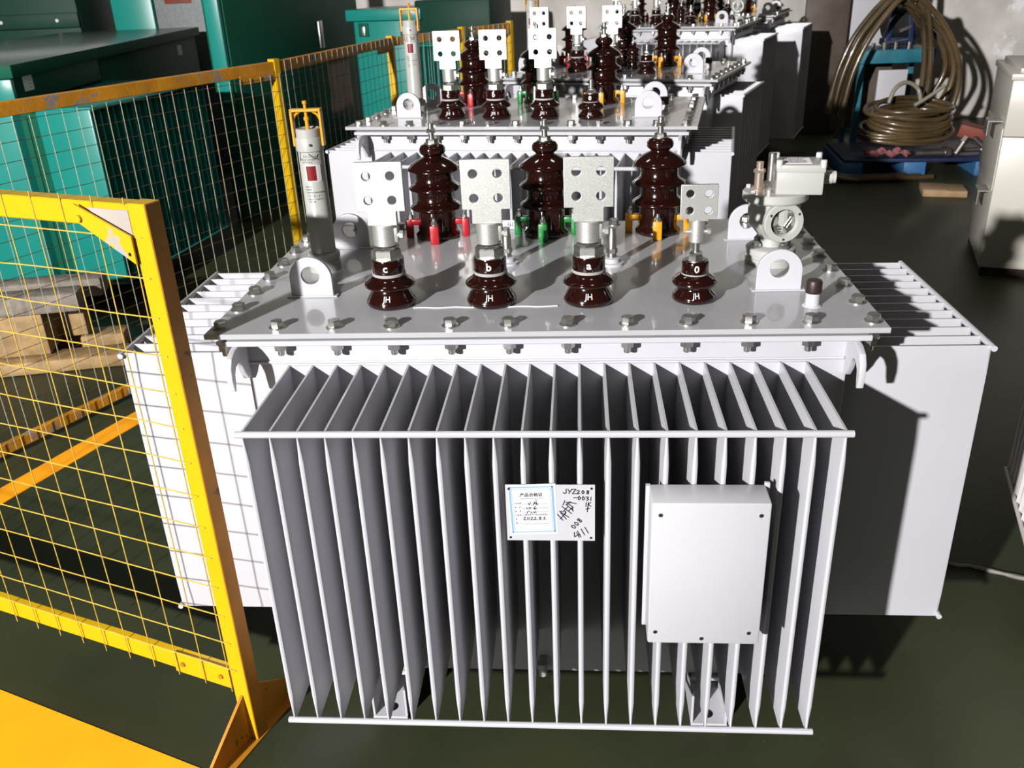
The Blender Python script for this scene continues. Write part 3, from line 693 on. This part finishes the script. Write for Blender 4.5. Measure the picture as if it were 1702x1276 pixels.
# corner brace: slanted plate and the grey gusset behind it
g = new()
def quad_prism(bm, P, y0, y1):
    a = [bm.verts.new((x, y0, z)) for x, z in P]; b = [bm.verts.new((x, y1, z)) for x, z in P]
    bm.faces.new(a); bm.faces.new(b[::-1]); n = len(P)
    for i in range(n): bm.faces.new((a[i], a[(i+1) % n], b[(i+1) % n], b[i]))
quad_prism(g, [(.150, TOPZ-.006), (.150, TOPZ-.042), (.018, TOPZ-.118), (.018, TOPZ-.062)], .0275, .0315); br = obj('corner_brace', g, M['plateworn'], NF)
g = new(); quad_prism(g, [(.128, TOPZ-.014), (.022, TOPZ-.014), (.022, TOPZ-.085), (.07, TOPZ-.055)], .0195, .0215); obj('corner_gusset', g, M['skin'], NF)
for x, z in ((.142, TOPZ-.034), ):
    bm = new(); cyl(bm, (x, .031, z), (x, .037, z), .0075, 12); obj('bolt', bm, M['yellow'], br)
bm = new(); cyl(bm, (.030, .0314, TOPZ-.098), (.030, .0318, TOPZ-.098), .004, 12); obj('bolt_hole', bm, M['black'], br)
for s in (-1, 1):
    g = new(); P = [(s*.021, .002), (s*.215, .002), (s*.205, .012), (s*.021, .145)]
    a = [g.verts.new((-.004, y, z)) for y, z in P]; b = [g.verts.new((.004, y, z)) for y, z in P]
    g.faces.new(a); g.faces.new(b[::-1])
    for i in range(4): g.faces.new((a[i], a[(i+1) % 4], b[(i+1) % 4], b[i]))
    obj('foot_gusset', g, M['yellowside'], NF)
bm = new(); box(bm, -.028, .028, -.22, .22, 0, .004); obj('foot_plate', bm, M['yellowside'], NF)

def far_panel(label, a, b, top=1.36, zb=.025, wall=True, end_post=True, rag=False, seed=5, th=.055):
    L = math.hypot(b[0]-a[0], b[1]-a[1]); ang = math.atan2(b[1]-a[1], b[0]-a[0])
    f = thing('safety_fence', label, 'fence', (a[0], a[1], 0), ang, 'fence panels')
    bm = new(); box(bm, .024, L-.024, -.018, .018, top-th, top, .002, seg=1); obj('top_rail', bm, M['yellowworn'], f)
    bm = new(); box(bm, .024, L-.024, -.015, .015, zb, zb+.045, .002, seg=1); obj('bottom_rail', bm, M['yellowworn'], f)
    bm = new(); box(bm, L-.046, L-.004, -.022, .022, 0, top+.012, .002, seg=1)
    p = obj('post', bm, [M['yellow'], M['yellowworn']], f)
    bm = new(); box(bm, L-.055, L-.003, -.16, .16, 0, .005); obj('foot_plate', bm, M['yellowworn'], f)
    bm = mesh_panel(L-.03, zb+.03, top-.03, .072, .072, .0014, seed=seed, up=(-.03 if seed == 11 else .03)); obj('wire_mesh', bm, [M['wirefar'], M['wireshade']], f, loc=(0, -.022, 0))
    bm = new(); box(bm, L-.30, L-.05, -.021, -.018, top-.085, top-th+.01); obj('splice_plate', bm, M['yellowworn'], f)
    return f
PA = [(-2.58, .60), (-1.469, 3.078), (-1.168, 4.639), (-.766, 5.386), (-.45, 6.0)]
far_panel('long rusty mesh fence panel behind the yellow one, left of the nearest transformer', PA[0], PA[1], seed=11)
far_panel('rusty mesh fence panel with a grey paper hanging on it', PA[1], PA[2], seed=12)
far_panel('rusty mesh fence panel behind the second transformer\'s gauge tube', PA[2], PA[3], seed=13)
far_panel('last mesh fence panel at the far end, below the pale wall', (-.735, 5.445), PA[4], seed=14)
# the rag of paper on the second panel
bm = new(); n = 10
for i in range(n+1):
    for j in range(7):
        bm.verts.new((j*.048, -.0+.004*math.sin(i*.9+j*.7), -.29*i/n*(1+.03*math.sin(j))))
bm.verts.ensure_lookup_table()
for i in range(n):
    for j in range(6): bm.faces.new([bm.verts[k] for k in (i*7+j, i*7+j+1, (i+1)*7+j+1, (i+1)*7+j)])
rg = obj('hanging_paper', bm, M['skin'], None, (-1.358, 3.655, 1.302), (0, 0, math.atan2(.982, .189)))
md = rg.modifiers.new('t', 'SOLIDIFY'); md.thickness = .002
tag(rg, 'worn grey paper sheet hanging on the far mesh fence', 'paper')

# ------------------------------------------------------------------ teal plant on the left
U1 = thing('teal_transformer', 'long teal unit with fin bank, shade-darkened sides, sheen-greyed lid and two small stickers', 'transformer', (-2.556, 3.131, 0), R(-7), 'teal equipment')
bm = new(); box(bm, -2.0, -.46, -.04, 1.35, .15, 1.15, .01); obj('tank', bm, M['teal'], U1)
bm = new(); box(bm, -.50, -.425, .02, 1.2, .18, 1.10, .008); obj('recess_panel', bm, M['tealshade'], U1)
r_ = radiator(U1, 'side_radiator', PI/2, (-.30, .62, 0), 20, .063, .30, .16, 1.14, M['teal'], extra=.01)
bm = new(); box(bm, -.34, -.002, -.006, .012, .155, 1.14, .008); obj('end_panel', bm, M['teal'], U1)
bm = new(); box(bm, -.46, -.29, .03, 1.1, .2, 1.12); obj('radiator_wall', bm, M['tealshade'], U1)
bm = new(); box(bm, -.33, .002, .0, 1.24, 1.135, 1.15, .004); obj('radiator_cover', bm, M['teal'], U1)
for x, y in ((-1.6, .2), (-.7, .2), (-1.6, 1.1), (-.7, 1.1)):
    bm = new(); box(bm, x-.08, x+.08, y-.08, y+.08, 0, .15); obj('foot', bm, M['tealshade'], U1)
# upper enclosure of the same yard: long teal cabinet, shade put into its dark green
E1 = link('enclosure', None, U1)
_u = Matrix.Translation((-2.556, 3.131, 0)) @ Matrix.Rotation(R(-7), 4, 'Z'); _e = _u.inverted() @ Matrix.Translation((-3.0, 3.22, 0)) @ Matrix.Rotation(R(6.3), 4, 'Z')
E1.location = _e.translation; E1.rotation_euler = _e.to_euler()
bm = new(); box(bm, -1.2, -.02, 1.25, 3.62, 0, 1.352, .01); box(bm, -1.2, -.02, .0, 1.3, 1.165, 1.352, .01); obj('enclosure_body', bm, M['tealshade'], E1)
bm = new(); box(bm, -1.25, .015, -.03, 3.67, 1.305, 1.376, .006); el_ = obj('lid', bm, [M['tealshade'], M['tealsheen']], E1)
for p in el_.data.polygons:
    if p.normal.z > .5: p.material_index = 1  # upward faces carry the reflected sheen as colour
bm = new(); box(bm, -.14, -.012, -.012, .02, 1.165, 1.30, .004); obj('corner_strip', bm, M['teal'], E1)
for y, z in ((.20, 1.265), (3.1, 1.225)):
    bm = new(); box(bm, -.0195, -.0185, y-.06, y+.06, z-.045, z+.035); s_ = obj('paper_sticker', bm, M['sticker'], E1)
    bm = new()
    for k in range(3): box(bm, -.0186, -.0180, y+.01, y+.035, z-.03+k*.018, z-.026+k*.018)
    obj('sticker_print', bm, M['greyink'], E1)
K1 = thing('green_cabinet', 'tall teal cabinet in shade-darkened green with a metal door handle', 'cabinet', (-2.52, 5.15, 0), R(-5.1), 'teal equipment')
bm = new(); box(bm, -.13, 0, .0, 3.2, .0, 2.2, .012); obj('body', bm, M['tealshade'], K1)  # unlit long side: shade is in the body colour
bm = new(); box(bm, -.11, .004, -.012, .03, .9, 2.2, .01); obj('corner_strip', bm, M['teal'], K1)
bm = new(); box(bm, .0, .012, .05, 3.1, .2, 2.15, .004); d_ = obj('door', bm, M['tealshade'], K1)
bm = new(); box(bm, .012, .035, 1.92, 2.02, 1.14, 1.38, .006); obj('handle', bm, M['zinc'], d_)
B1 = thing('green_cabinet', 'green cabinet with bolted side at the upper left corner', 'cabinet', (-4.75, 6.95, 0), R(4), 'teal equipment')
bm = new(); box(bm, -1.6, .06, .3, 1.2, 0, 2.2, .01); obj('body', bm, M['shadegreen'], B1)
bm = new(); box(bm, -1.6, .08, .24, .32, 1.40, 1.53, .006); bb_ = obj('bottom_skirt', bm, M['shadegreen'], B1)
for x in (-.66, -.12):
    bm = new(); cyl(bm, (x, .24, 1.465), (x, .225, 1.465), .016, 12); obj('bolt', bm, M['ink'], bb_)
B2 = thing('teal_cabinet', 'pale teal and grey cabinet beside the tall shade-darkened one', 'cabinet', (-4.22, 7.2, 0), 0, 'teal equipment')
bm = new(); box(bm, -.12, .28, 0, .9, 0, 2.2, .01); obj('side_panel', bm, M['teal'], B2)
bm = new(); box(bm, .29, .82, .03, .9, 0, 2.2, .01); obj('front_panel', bm, M['panelgrey'], B2)
bm = new(); box(bm, .40, .66, .02, .034, 1.572, 1.72, .004); obj('warning_sign', bm, M['rust'], B2)
M1 = thing('teal_cabinet', 'teal cabinet with overhanging top behind the far fence panels', 'cabinet', (-2.02, 7.2, 0), R(-12), 'teal equipment')
bm = new(); box(bm, .0, .62, 0, .6, 0, 1.40, .01); obj('body', bm, M['teal'], M1)
bm = new(); box(bm, -.05, .70, -.06, .65, 1.36, 1.46, .01); obj('top', bm, M['teal'], M1)
for x in (.10, .52):
    bm = new(); box(bm, x-.05, x+.05, -.012, .01, 1.22, 1.34, .004); k_ = obj('latch', bm, M['tealshade'], M1)
    bm = new(); box(bm, x-.018, x+.018, -.024, -.01, 1.23, 1.31, .003); obj('latch_lever', bm, M['zinc'], k_)
bm = new(); box(bm, .62, 1.35, .0, .7, 1.12, 1.52, .02); obj('side_housing', bm, M['shadegreen'], M1)
M2 = thing('teal_transformer', 'small teal finned transformer standing below the dark housing at the far fence', 'transformer', (-1.06, 6.50, 0), R(-12), 'teal equipment')
radiator(M2, 'front_radiator', 0, (0, .1, 0), 11, .045, .2, .35, 1.18, M['teal'], extra=.01)
bm = new(); box(bm, -.33, .33, .1, .42, .1, 1.2, .01); obj('tank', bm, M['tealshade'], M2)
for s in (-1, 1):
    bm = new(); box(bm, s*.22-.05, s*.22+.05, .1, .5, 0, .1); obj('foot', bm, M['tealshade'], M2)

# wooden bearers by the fence
W1 = thing('wooden_skid', 'weathered wooden skid with raw timber end blocks at the left edge', 'skid', (-2.75, 2.35, 0), R(14))
bm = new(); box(bm, -.5, .42, .02, .16, .30, .40, .02); box(bm, -.5, .36, -.20, -.06, .30, .40, .02); obj('top_board', bm, M['woodgrey'], W1)
bm = new(); box(bm, -.3, .16, -.16, .10, .08, .30, .01); box(bm, -.5, .30, .02, .12, .10, .30, .01); obj('end_block', bm, M['wood'], W1)
bm = new(); box(bm, -.55, .52, -.22, -.06, .0, .07, .015); box(bm, -.55, .46, .06, .2, 0, .08, .015); obj('bottom_board', bm, M['wood'], W1)

# ------------------------------------------------------------------ right-hand side: beige cabinet
ca = math.atan2(4.226-3.507, 2.628-2.415)
BC = thing('beige_cabinet', 'beige steel cabinet with open latch brackets at the right edge', 'cabinet', (2.425, 3.49, 0), ca-PI/2, 'right side equipment')
bm = new(); box(bm, 0, .9, 0, .76, .055, .80, .006); obj('lower_body', bm, M['beige'], BC)
bm = new(); box(bm, .012, .9, .012, .75, .0, .055); obj('plinth', bm, M['cap'], BC)
bm = new(); box(bm, .0, .9, .0, .76, .803, 1.10, .006); obj('upper_body', bm, M['beige'], BC)
bm = new(); box(bm, -.012, .9, -.012, .77, 1.10, 1.135, .006); box(bm, .03, .9, .02, .74, 1.135, 1.16, .004); obj('lid', bm, M['beige'], BC)
def bracket(y, z, w=.14, out=.075):
    b = new(); box(b, -out, 0, y, y+w, z, z+.008, .001, seg=1); box(b, -out, -out+.006, y, y+w, z-.075, z, .001, seg=1); return b
obj('latch_bracket', bracket(.10, .865), M['zinc'], BC); obj('latch_bracket', bracket(.12, .47, .16, .06), M['zinc'], BC)
bm = new(); box(bm, -.006, .0, .02, .74, .50, .84, .001); obj('side_strip', bm, M['beige'], BC)

# pallet with tools, hose coil, pump stand
PL = thing('blue_pallet', 'blue plastic pallet under tools and hoses against the far wall', 'pallet', (3.02, 6.62, 0), R(-4))
bm = new(); box(bm, -.62, .62, -.42, .42, .12, .15, .006); obj('deck', bm, M['navy'], PL)  # darker than the runners: shadow over the deck put into its colour
for x in (-.55, -.03, .55):
    bm = new(); box(bm, x-.09, x+.09, -.42, .42, .0, .12, .006); obj('runner', bm, M['bluepl'], PL)
def ring(cx, cy, cz, rx, ry, tilt, ph, n=28, wob=.02, rnd=random):
    out = []
    for i in range(n):
        a = 2*PI*i/n+ph
        out.append((cx+rx*math.cos(a)+rnd.uniform(-wob, wob)*.3, cy+ry*math.sin(a), cz+tilt*math.sin(a)+wob*math.sin(2*a+ph*3)))
    return out
rnd = random.Random(9); bm = new()
for k in range(11):
    z = .30+.025*k+rnd.uniform(-.008, .008)
    sx = .37-.006*k+rnd.uniform(-.02, .02)
    tube(bm, smooth_path(ring(2.93+rnd.uniform(-.04, .04), 6.45+rnd.uniform(-.02, .02), z, sx, .19, .035, rnd.uniform(0, 6), 14, .012, rnd), 4, True), .021, 8, closed=True)
tag(obj('coiled_hose', bm, M['hose'], ang=80), 'flat coil of translucent brown hose lying on the blue pallet', 'hose')
bm = new(); tube(bm, smooth_path([(2.75, 6.45, .58), (2.80, 6.47, .70), (2.90, 6.50, .74), (3.0, 6.50, .68), (3.02, 6.45, .57)], 6), .018, 8)
tube(bm, smooth_path([(2.95, 6.4, .56), (3.06, 6.4, .63), (3.18, 6.4, .72)], 6), .016, 8)
tag(obj('pale_hose', bm, M['hosepale'], ang=80), 'pale hose end looping up from the brown hose coil', 'hose')
# hanging hoses: big loops over the stand
rnd = random.Random(5)
for k in range(7):
    bm = new(); dx = rnd.uniform(-.05, .05); y = 6.76+k*.052; s = 1+rnd.uniform(-.06, .03); cx = 2.95; top = 1.40+rnd.uniform(-.05, .04)
    P = [(cx-.53*s+dx*.4, y, .24+.03*k), (cx-.50*s+dx, y, .52), (cx-.44*s+dx, y, .84), (cx-.30*s+dx, y, 1.16), (cx-.06, y, top), (cx+.18*s, y, 1.28-.02*k), (cx+.38*s, y, 1.02), (cx+.47*s, y, .78), (cx+.46*s-.02*k, y, .52), (cx+.36*s-.03*k, y, .36)]
    if k in (1, 4): P = [(cx+.02, y, top-.06), (cx+.10, y, top-.02), (cx+.17, y, 1.2), (cx+.22, y, .95), (cx+.24, y, .7), (cx+.22, y, .5)]
    tube(bm, smooth_path(P, 7), .024, 8)
    lab = {0: 'brown hose loop nearest the front on the pump stand', 1: 'brown hose hanging down inside the loops at the blue stand', 2: 'brown hose loop on the stand, behind the front loop', 3: 'brown hose loop in the middle of the hanging bundle', 4: 'second inner brown hose hanging over the blue stand', 5: 'brown hose loop towards the back of the hanging bundle', 6: 'rearmost brown hose loop on the pump stand'}[k]
    tag(obj('hanging_hose', bm, M['hose'], ang=80), lab, 'hose', 'hoses hung on the pump stand')
bm = new()
for k in range(3): tube(bm, smooth_path([(2.34-.05*k, 6.80, .03), (2.30-.05*k, 6.40, .03), (2.36-.03*k, 6.14-.05*k, .03), (2.62, 6.10-.05*k, .03), (2.86+.1*k, 6.14-.05*k, .03)], 6), .022, 8)
tag(obj('trailing_hose', bm, M['hose'], ang=80), 'dark hose ends trailing onto the floor left of the pallet', 'hose')
PS = thing('pump_stand', 'blue-green steel stand with dark pump and navy posts, hung with hoses', 'stand', (2.99, 7.42, 0), 0)
bm = new(); box(bm, -.34, .36, -.25, .25, .83, .95, .01); obj('table', bm, M['bench'], PS)
for x in (-.28, .30):
    for y in (-.2, .2):
        bm = new(); box(bm, x-.025, x+.025, y-.025, y+.025, 0, .83); obj('leg', bm, M['bench'], PS)
for x, t in ((-.16, .06), (.24, -.05)):
    bm = new(); box(bm, -.022, .022, -.03, .03, .95, 1.6, .004, mtx=Matrix.Translation((x, -.18, 0)) @ Matrix.Rotation(R(5 if t > 0 else -6), 4, 'Y')); obj('post', bm, M['navy'], PS)
bm = new(); cyl(bm, (-.05, -.06, 1.17), (.22, -.02, 1.17), .15, 24); box(bm, -.06, .2, -.15, .1, .97, 1.03, .01); pm_ = obj('pump', bm, M['dark'], PS)
bm = new(); box(bm, -.10, .14, -.20, -.1, .99, 1.05, .008); obj('pump_base', bm, M['navy'], PS)
bm = new()
for x in (-.2, -.1, .0, .12): cyl(bm, (x, -.22, .95), (x, -.22, 1.01), .018, 10)
cyl(bm, (-.12, -.21, 1.0), (.10, -.21, 1.03), .012, 8); cyl(bm, (.02, -.2, 1.10), (.12, -.2, 1.14), .022, 10); obj('pipe_fittings', bm, M['steel'], PS)
bm = new(); box(bm, -.3, .1, .1, .2, .2, .80, .01); obj('dark_box', bm, M['brownp'], PS)
WB = tag(obj('white_board', (lambda b: (box(b, -.14, .12, -.015, .015, .0, .78, .003), b)[1])(new()), M['lilac'], None, (2.98, 7.12, .0)), 'white board standing behind the hose coil', 'board')
# tools on the pallet
rnd = random.Random(2)
bm = new(); box(bm, -.10, .16, -.07, .07, .0, .11, .006); tag(obj('red_block', bm, M['rust'], None, (3.47, 6.46, .27), (R(6), R(14), R(-20))), 'red-brown block lying on the pipes at the pallet end', 'block')
for k, (x, y, z, L, a, b_) in enumerate(((3.10, 6.235, .188, .30, .05, 0), (3.14, 6.325, .188, .24, -.04, 0), (3.325, 6.225, .245, .16, .3, 1.0), (3.47, 6.34, .188, .24, .05, 0), (3.30, 6.325, .188, .05, .4, 0), (3.50, 6.235, .245, .20, -.1, -.7))):
    bm = new(); cyl(bm, (-L/2, 0, 0), (L/2, 0, 0), .022 if k % 2 else .028, 12); hexprism(bm, .036, L/2-.03, L/2, rot=0) if False else cyl(bm, (L/2-.05, 0, 0), (L/2, 0, 0), .036, 6)
    lab = ['bare steel pipe fitting lying leftmost on the pallet front', 'steel pipe lying behind the leftmost fitting', 'short steel pipe standing up tilted on the pallet', 'steel pipe lying under the red block', 'short steel fitting lying between the longer pipes on the pallet', 'thin steel pipe leaning at the right end of the pallet'][k]
    tag(obj('steel_pipe', bm, M['steel'], None, (x, y, z), (0, -b_, a)), lab, 'pipe', 'pipes on the pallet')
bm = new()
bmesh.ops.create_grid(bm, x_segments=12, y_segments=6, size=.5)
for v in bm.verts: v.co = Vector((v.co.x*.36, v.co.y*.14, .02+.02*math.sin(v.co.x*17+v.co.y*9)+.015*math.sin(v.co.y*23)))
rc = obj('red_cloth', bm, M['pinkcloth'], None, (2.74, 6.30, .174)); rc.modifiers.new('s', 'SOLIDIFY').thickness = .006
tag(rc, 'crumpled faded red cloth on the pallet edge under the hose coil', 'cloth')
bm = new(); box(bm, -.16, .16, -.13, .13, 0, .05, .004); box(bm, -.16, .02, -.13, .13, .05, .056, .001)
tag(obj('cardboard_piece', bm, M['card'], None, (2.97, 5.56, 0), (0, 0, R(-12))), 'flattened cardboard box on the floor in front of the pallet', 'cardboard')
bm = new(); box(bm, -.22, .22, -.03, .03, 0, 1.75, .01); DP = obj('standing_board', bm, M['brownp'], None, (2.66, 8.45, 0)); tag(DP, 'dark brown board standing by the wall left of the hoses', 'board')
bm = new(); box(bm, -.3, .3, -.02, .02, 0, 1.6, .006); tag(obj('leaning_board', bm, M['lilac'], None, (3.17, 8.6, 0)), 'white panel leaning on the wall behind the hoses', 'panel')

# ------------------------------------------------------------------ setting
bm = new(); bmesh.ops.create_grid(bm, x_segments=1, y_segments=1, size=14)
struct(obj('floor', bm, M['floor'], None, (0, 0, 0), smooth=False))
bm = new(); box(bm, -8, 9, 9.2, 9.4, 0, 4.2); struct(obj('wall_back', bm, M['wall'], smooth=False))
def strip(name, a, b, w, z=.0025):
    a = Vector(a); b = Vector(b); d = (b-a).normalized(); n = Vector((-d.y, d.x))*w
    bm = new(); lo = [bm.verts.new((p.x, p.y, 0)) for p in (a, b, b+n, a+n)]; hi = [bm.verts.new((p.x, p.y, z)) for p in (a, b, b+n, a+n)]
    bm.faces.new(hi); 
    for i in range(4): bm.faces.new((lo[i], lo[(i+1) % 4], hi[(i+1) % 4], hi[i]))
    return struct(obj(name, bm, M['stripe'], smooth=False))
strip('floor_line', (-2.6, .45), (-.655, -.265), -.21)
strip('floor_line', (-2.43, .30), (-1.66, 2.44), -.105)
bm = new(); rnd = random.Random(8); pts = []
for i in range(26):
    t = i/25; pts.append((1.20+t*.75, .675-t*.27+rnd.uniform(-.006, .006), .004+rnd.uniform(0, .003)))
tube(bm, pts, [.005+.004*rnd.random() for _ in pts], 6); tag(obj('floor_cord', bm, M['crack']), 'thin pale cord lying on the dark floor at right', 'cord')

# ------------------------------------------------------------------ light
sl = bpy.data.lights.new('flood_lamp', 'POINT'); sl.energy = 5350; sl.shadow_soft_size = .09; sl.color = (1.0, .985, .98)
sl.use_nodes = True
ln = sl.node_tree; em = ln.nodes['Emission']; fo = ln.nodes.new('ShaderNodeLightFalloff'); fo.inputs['Strength'].default_value = 1/7.0
ln.links.new(fo.outputs['Linear'], em.inputs['Strength'])
so = bpy.data.objects.new('flood_lamp', sl); COL.objects.link(so); so.location = (-3.6, -6.0, 3.36)
for i, (x, y) in enumerate(((-1.5, -1.0), (.9, -1.0), (-1.5, 2.5), (1.2, 2.5), (0, 6.0))):
    al = bpy.data.lights.new('ceiling_lamp', 'AREA'); al.shape = 'RECTANGLE'; al.size = .5; al.size_y = .25; al.energy = 10; al.color = (1, .95, .86)
    ao = bpy.data.objects.new('ceiling_lamp', al); COL.objects.link(ao); ao.location = (x, y, 5.2)
w = bpy.data.worlds.new('hall_air'); S.world = w; w.use_nodes = True
bg = w.node_tree.nodes['Background']; bg.inputs[0].default_value = (1.0, .92, .77, 1); bg.inputs[1].default_value = .038

# ------------------------------------------------------------------ camera
cam = bpy.data.cameras.new('camera'); co = bpy.data.objects.new('camera', cam); COL.objects.link(co); S.camera = co
cam.sensor_fit = 'HORIZONTAL'; cam.sensor_width = 36; cam.lens = 36*1479.2957/1702; cam.clip_start = .05
r_ = Vector((0.9970678451, 0.0666271028, -0.0376369685)); u_ = Vector((0.0059494408, 0.4228572167, 0.9061767920)); b_ = Vector((0.0762909980, -0.9037436603, 0.4212209398))
mw = Matrix((r_, u_, b_)).transposed().to_4x4(); mw.translation = Vector((0.0875949285, -1.7132901817, 1.7393930723))
co.matrix_world = mw
cam.dof.use_dof = True; cam.dof.focus_distance = 2.0; cam.dof.aperture_fstop = 8
S.view_settings.view_transform = 'Standard'; S.view_settings.look = 'None'; S.view_settings.exposure = 0; S.view_settings.gamma = 1; S.view_settings.use_curve_mapping = False
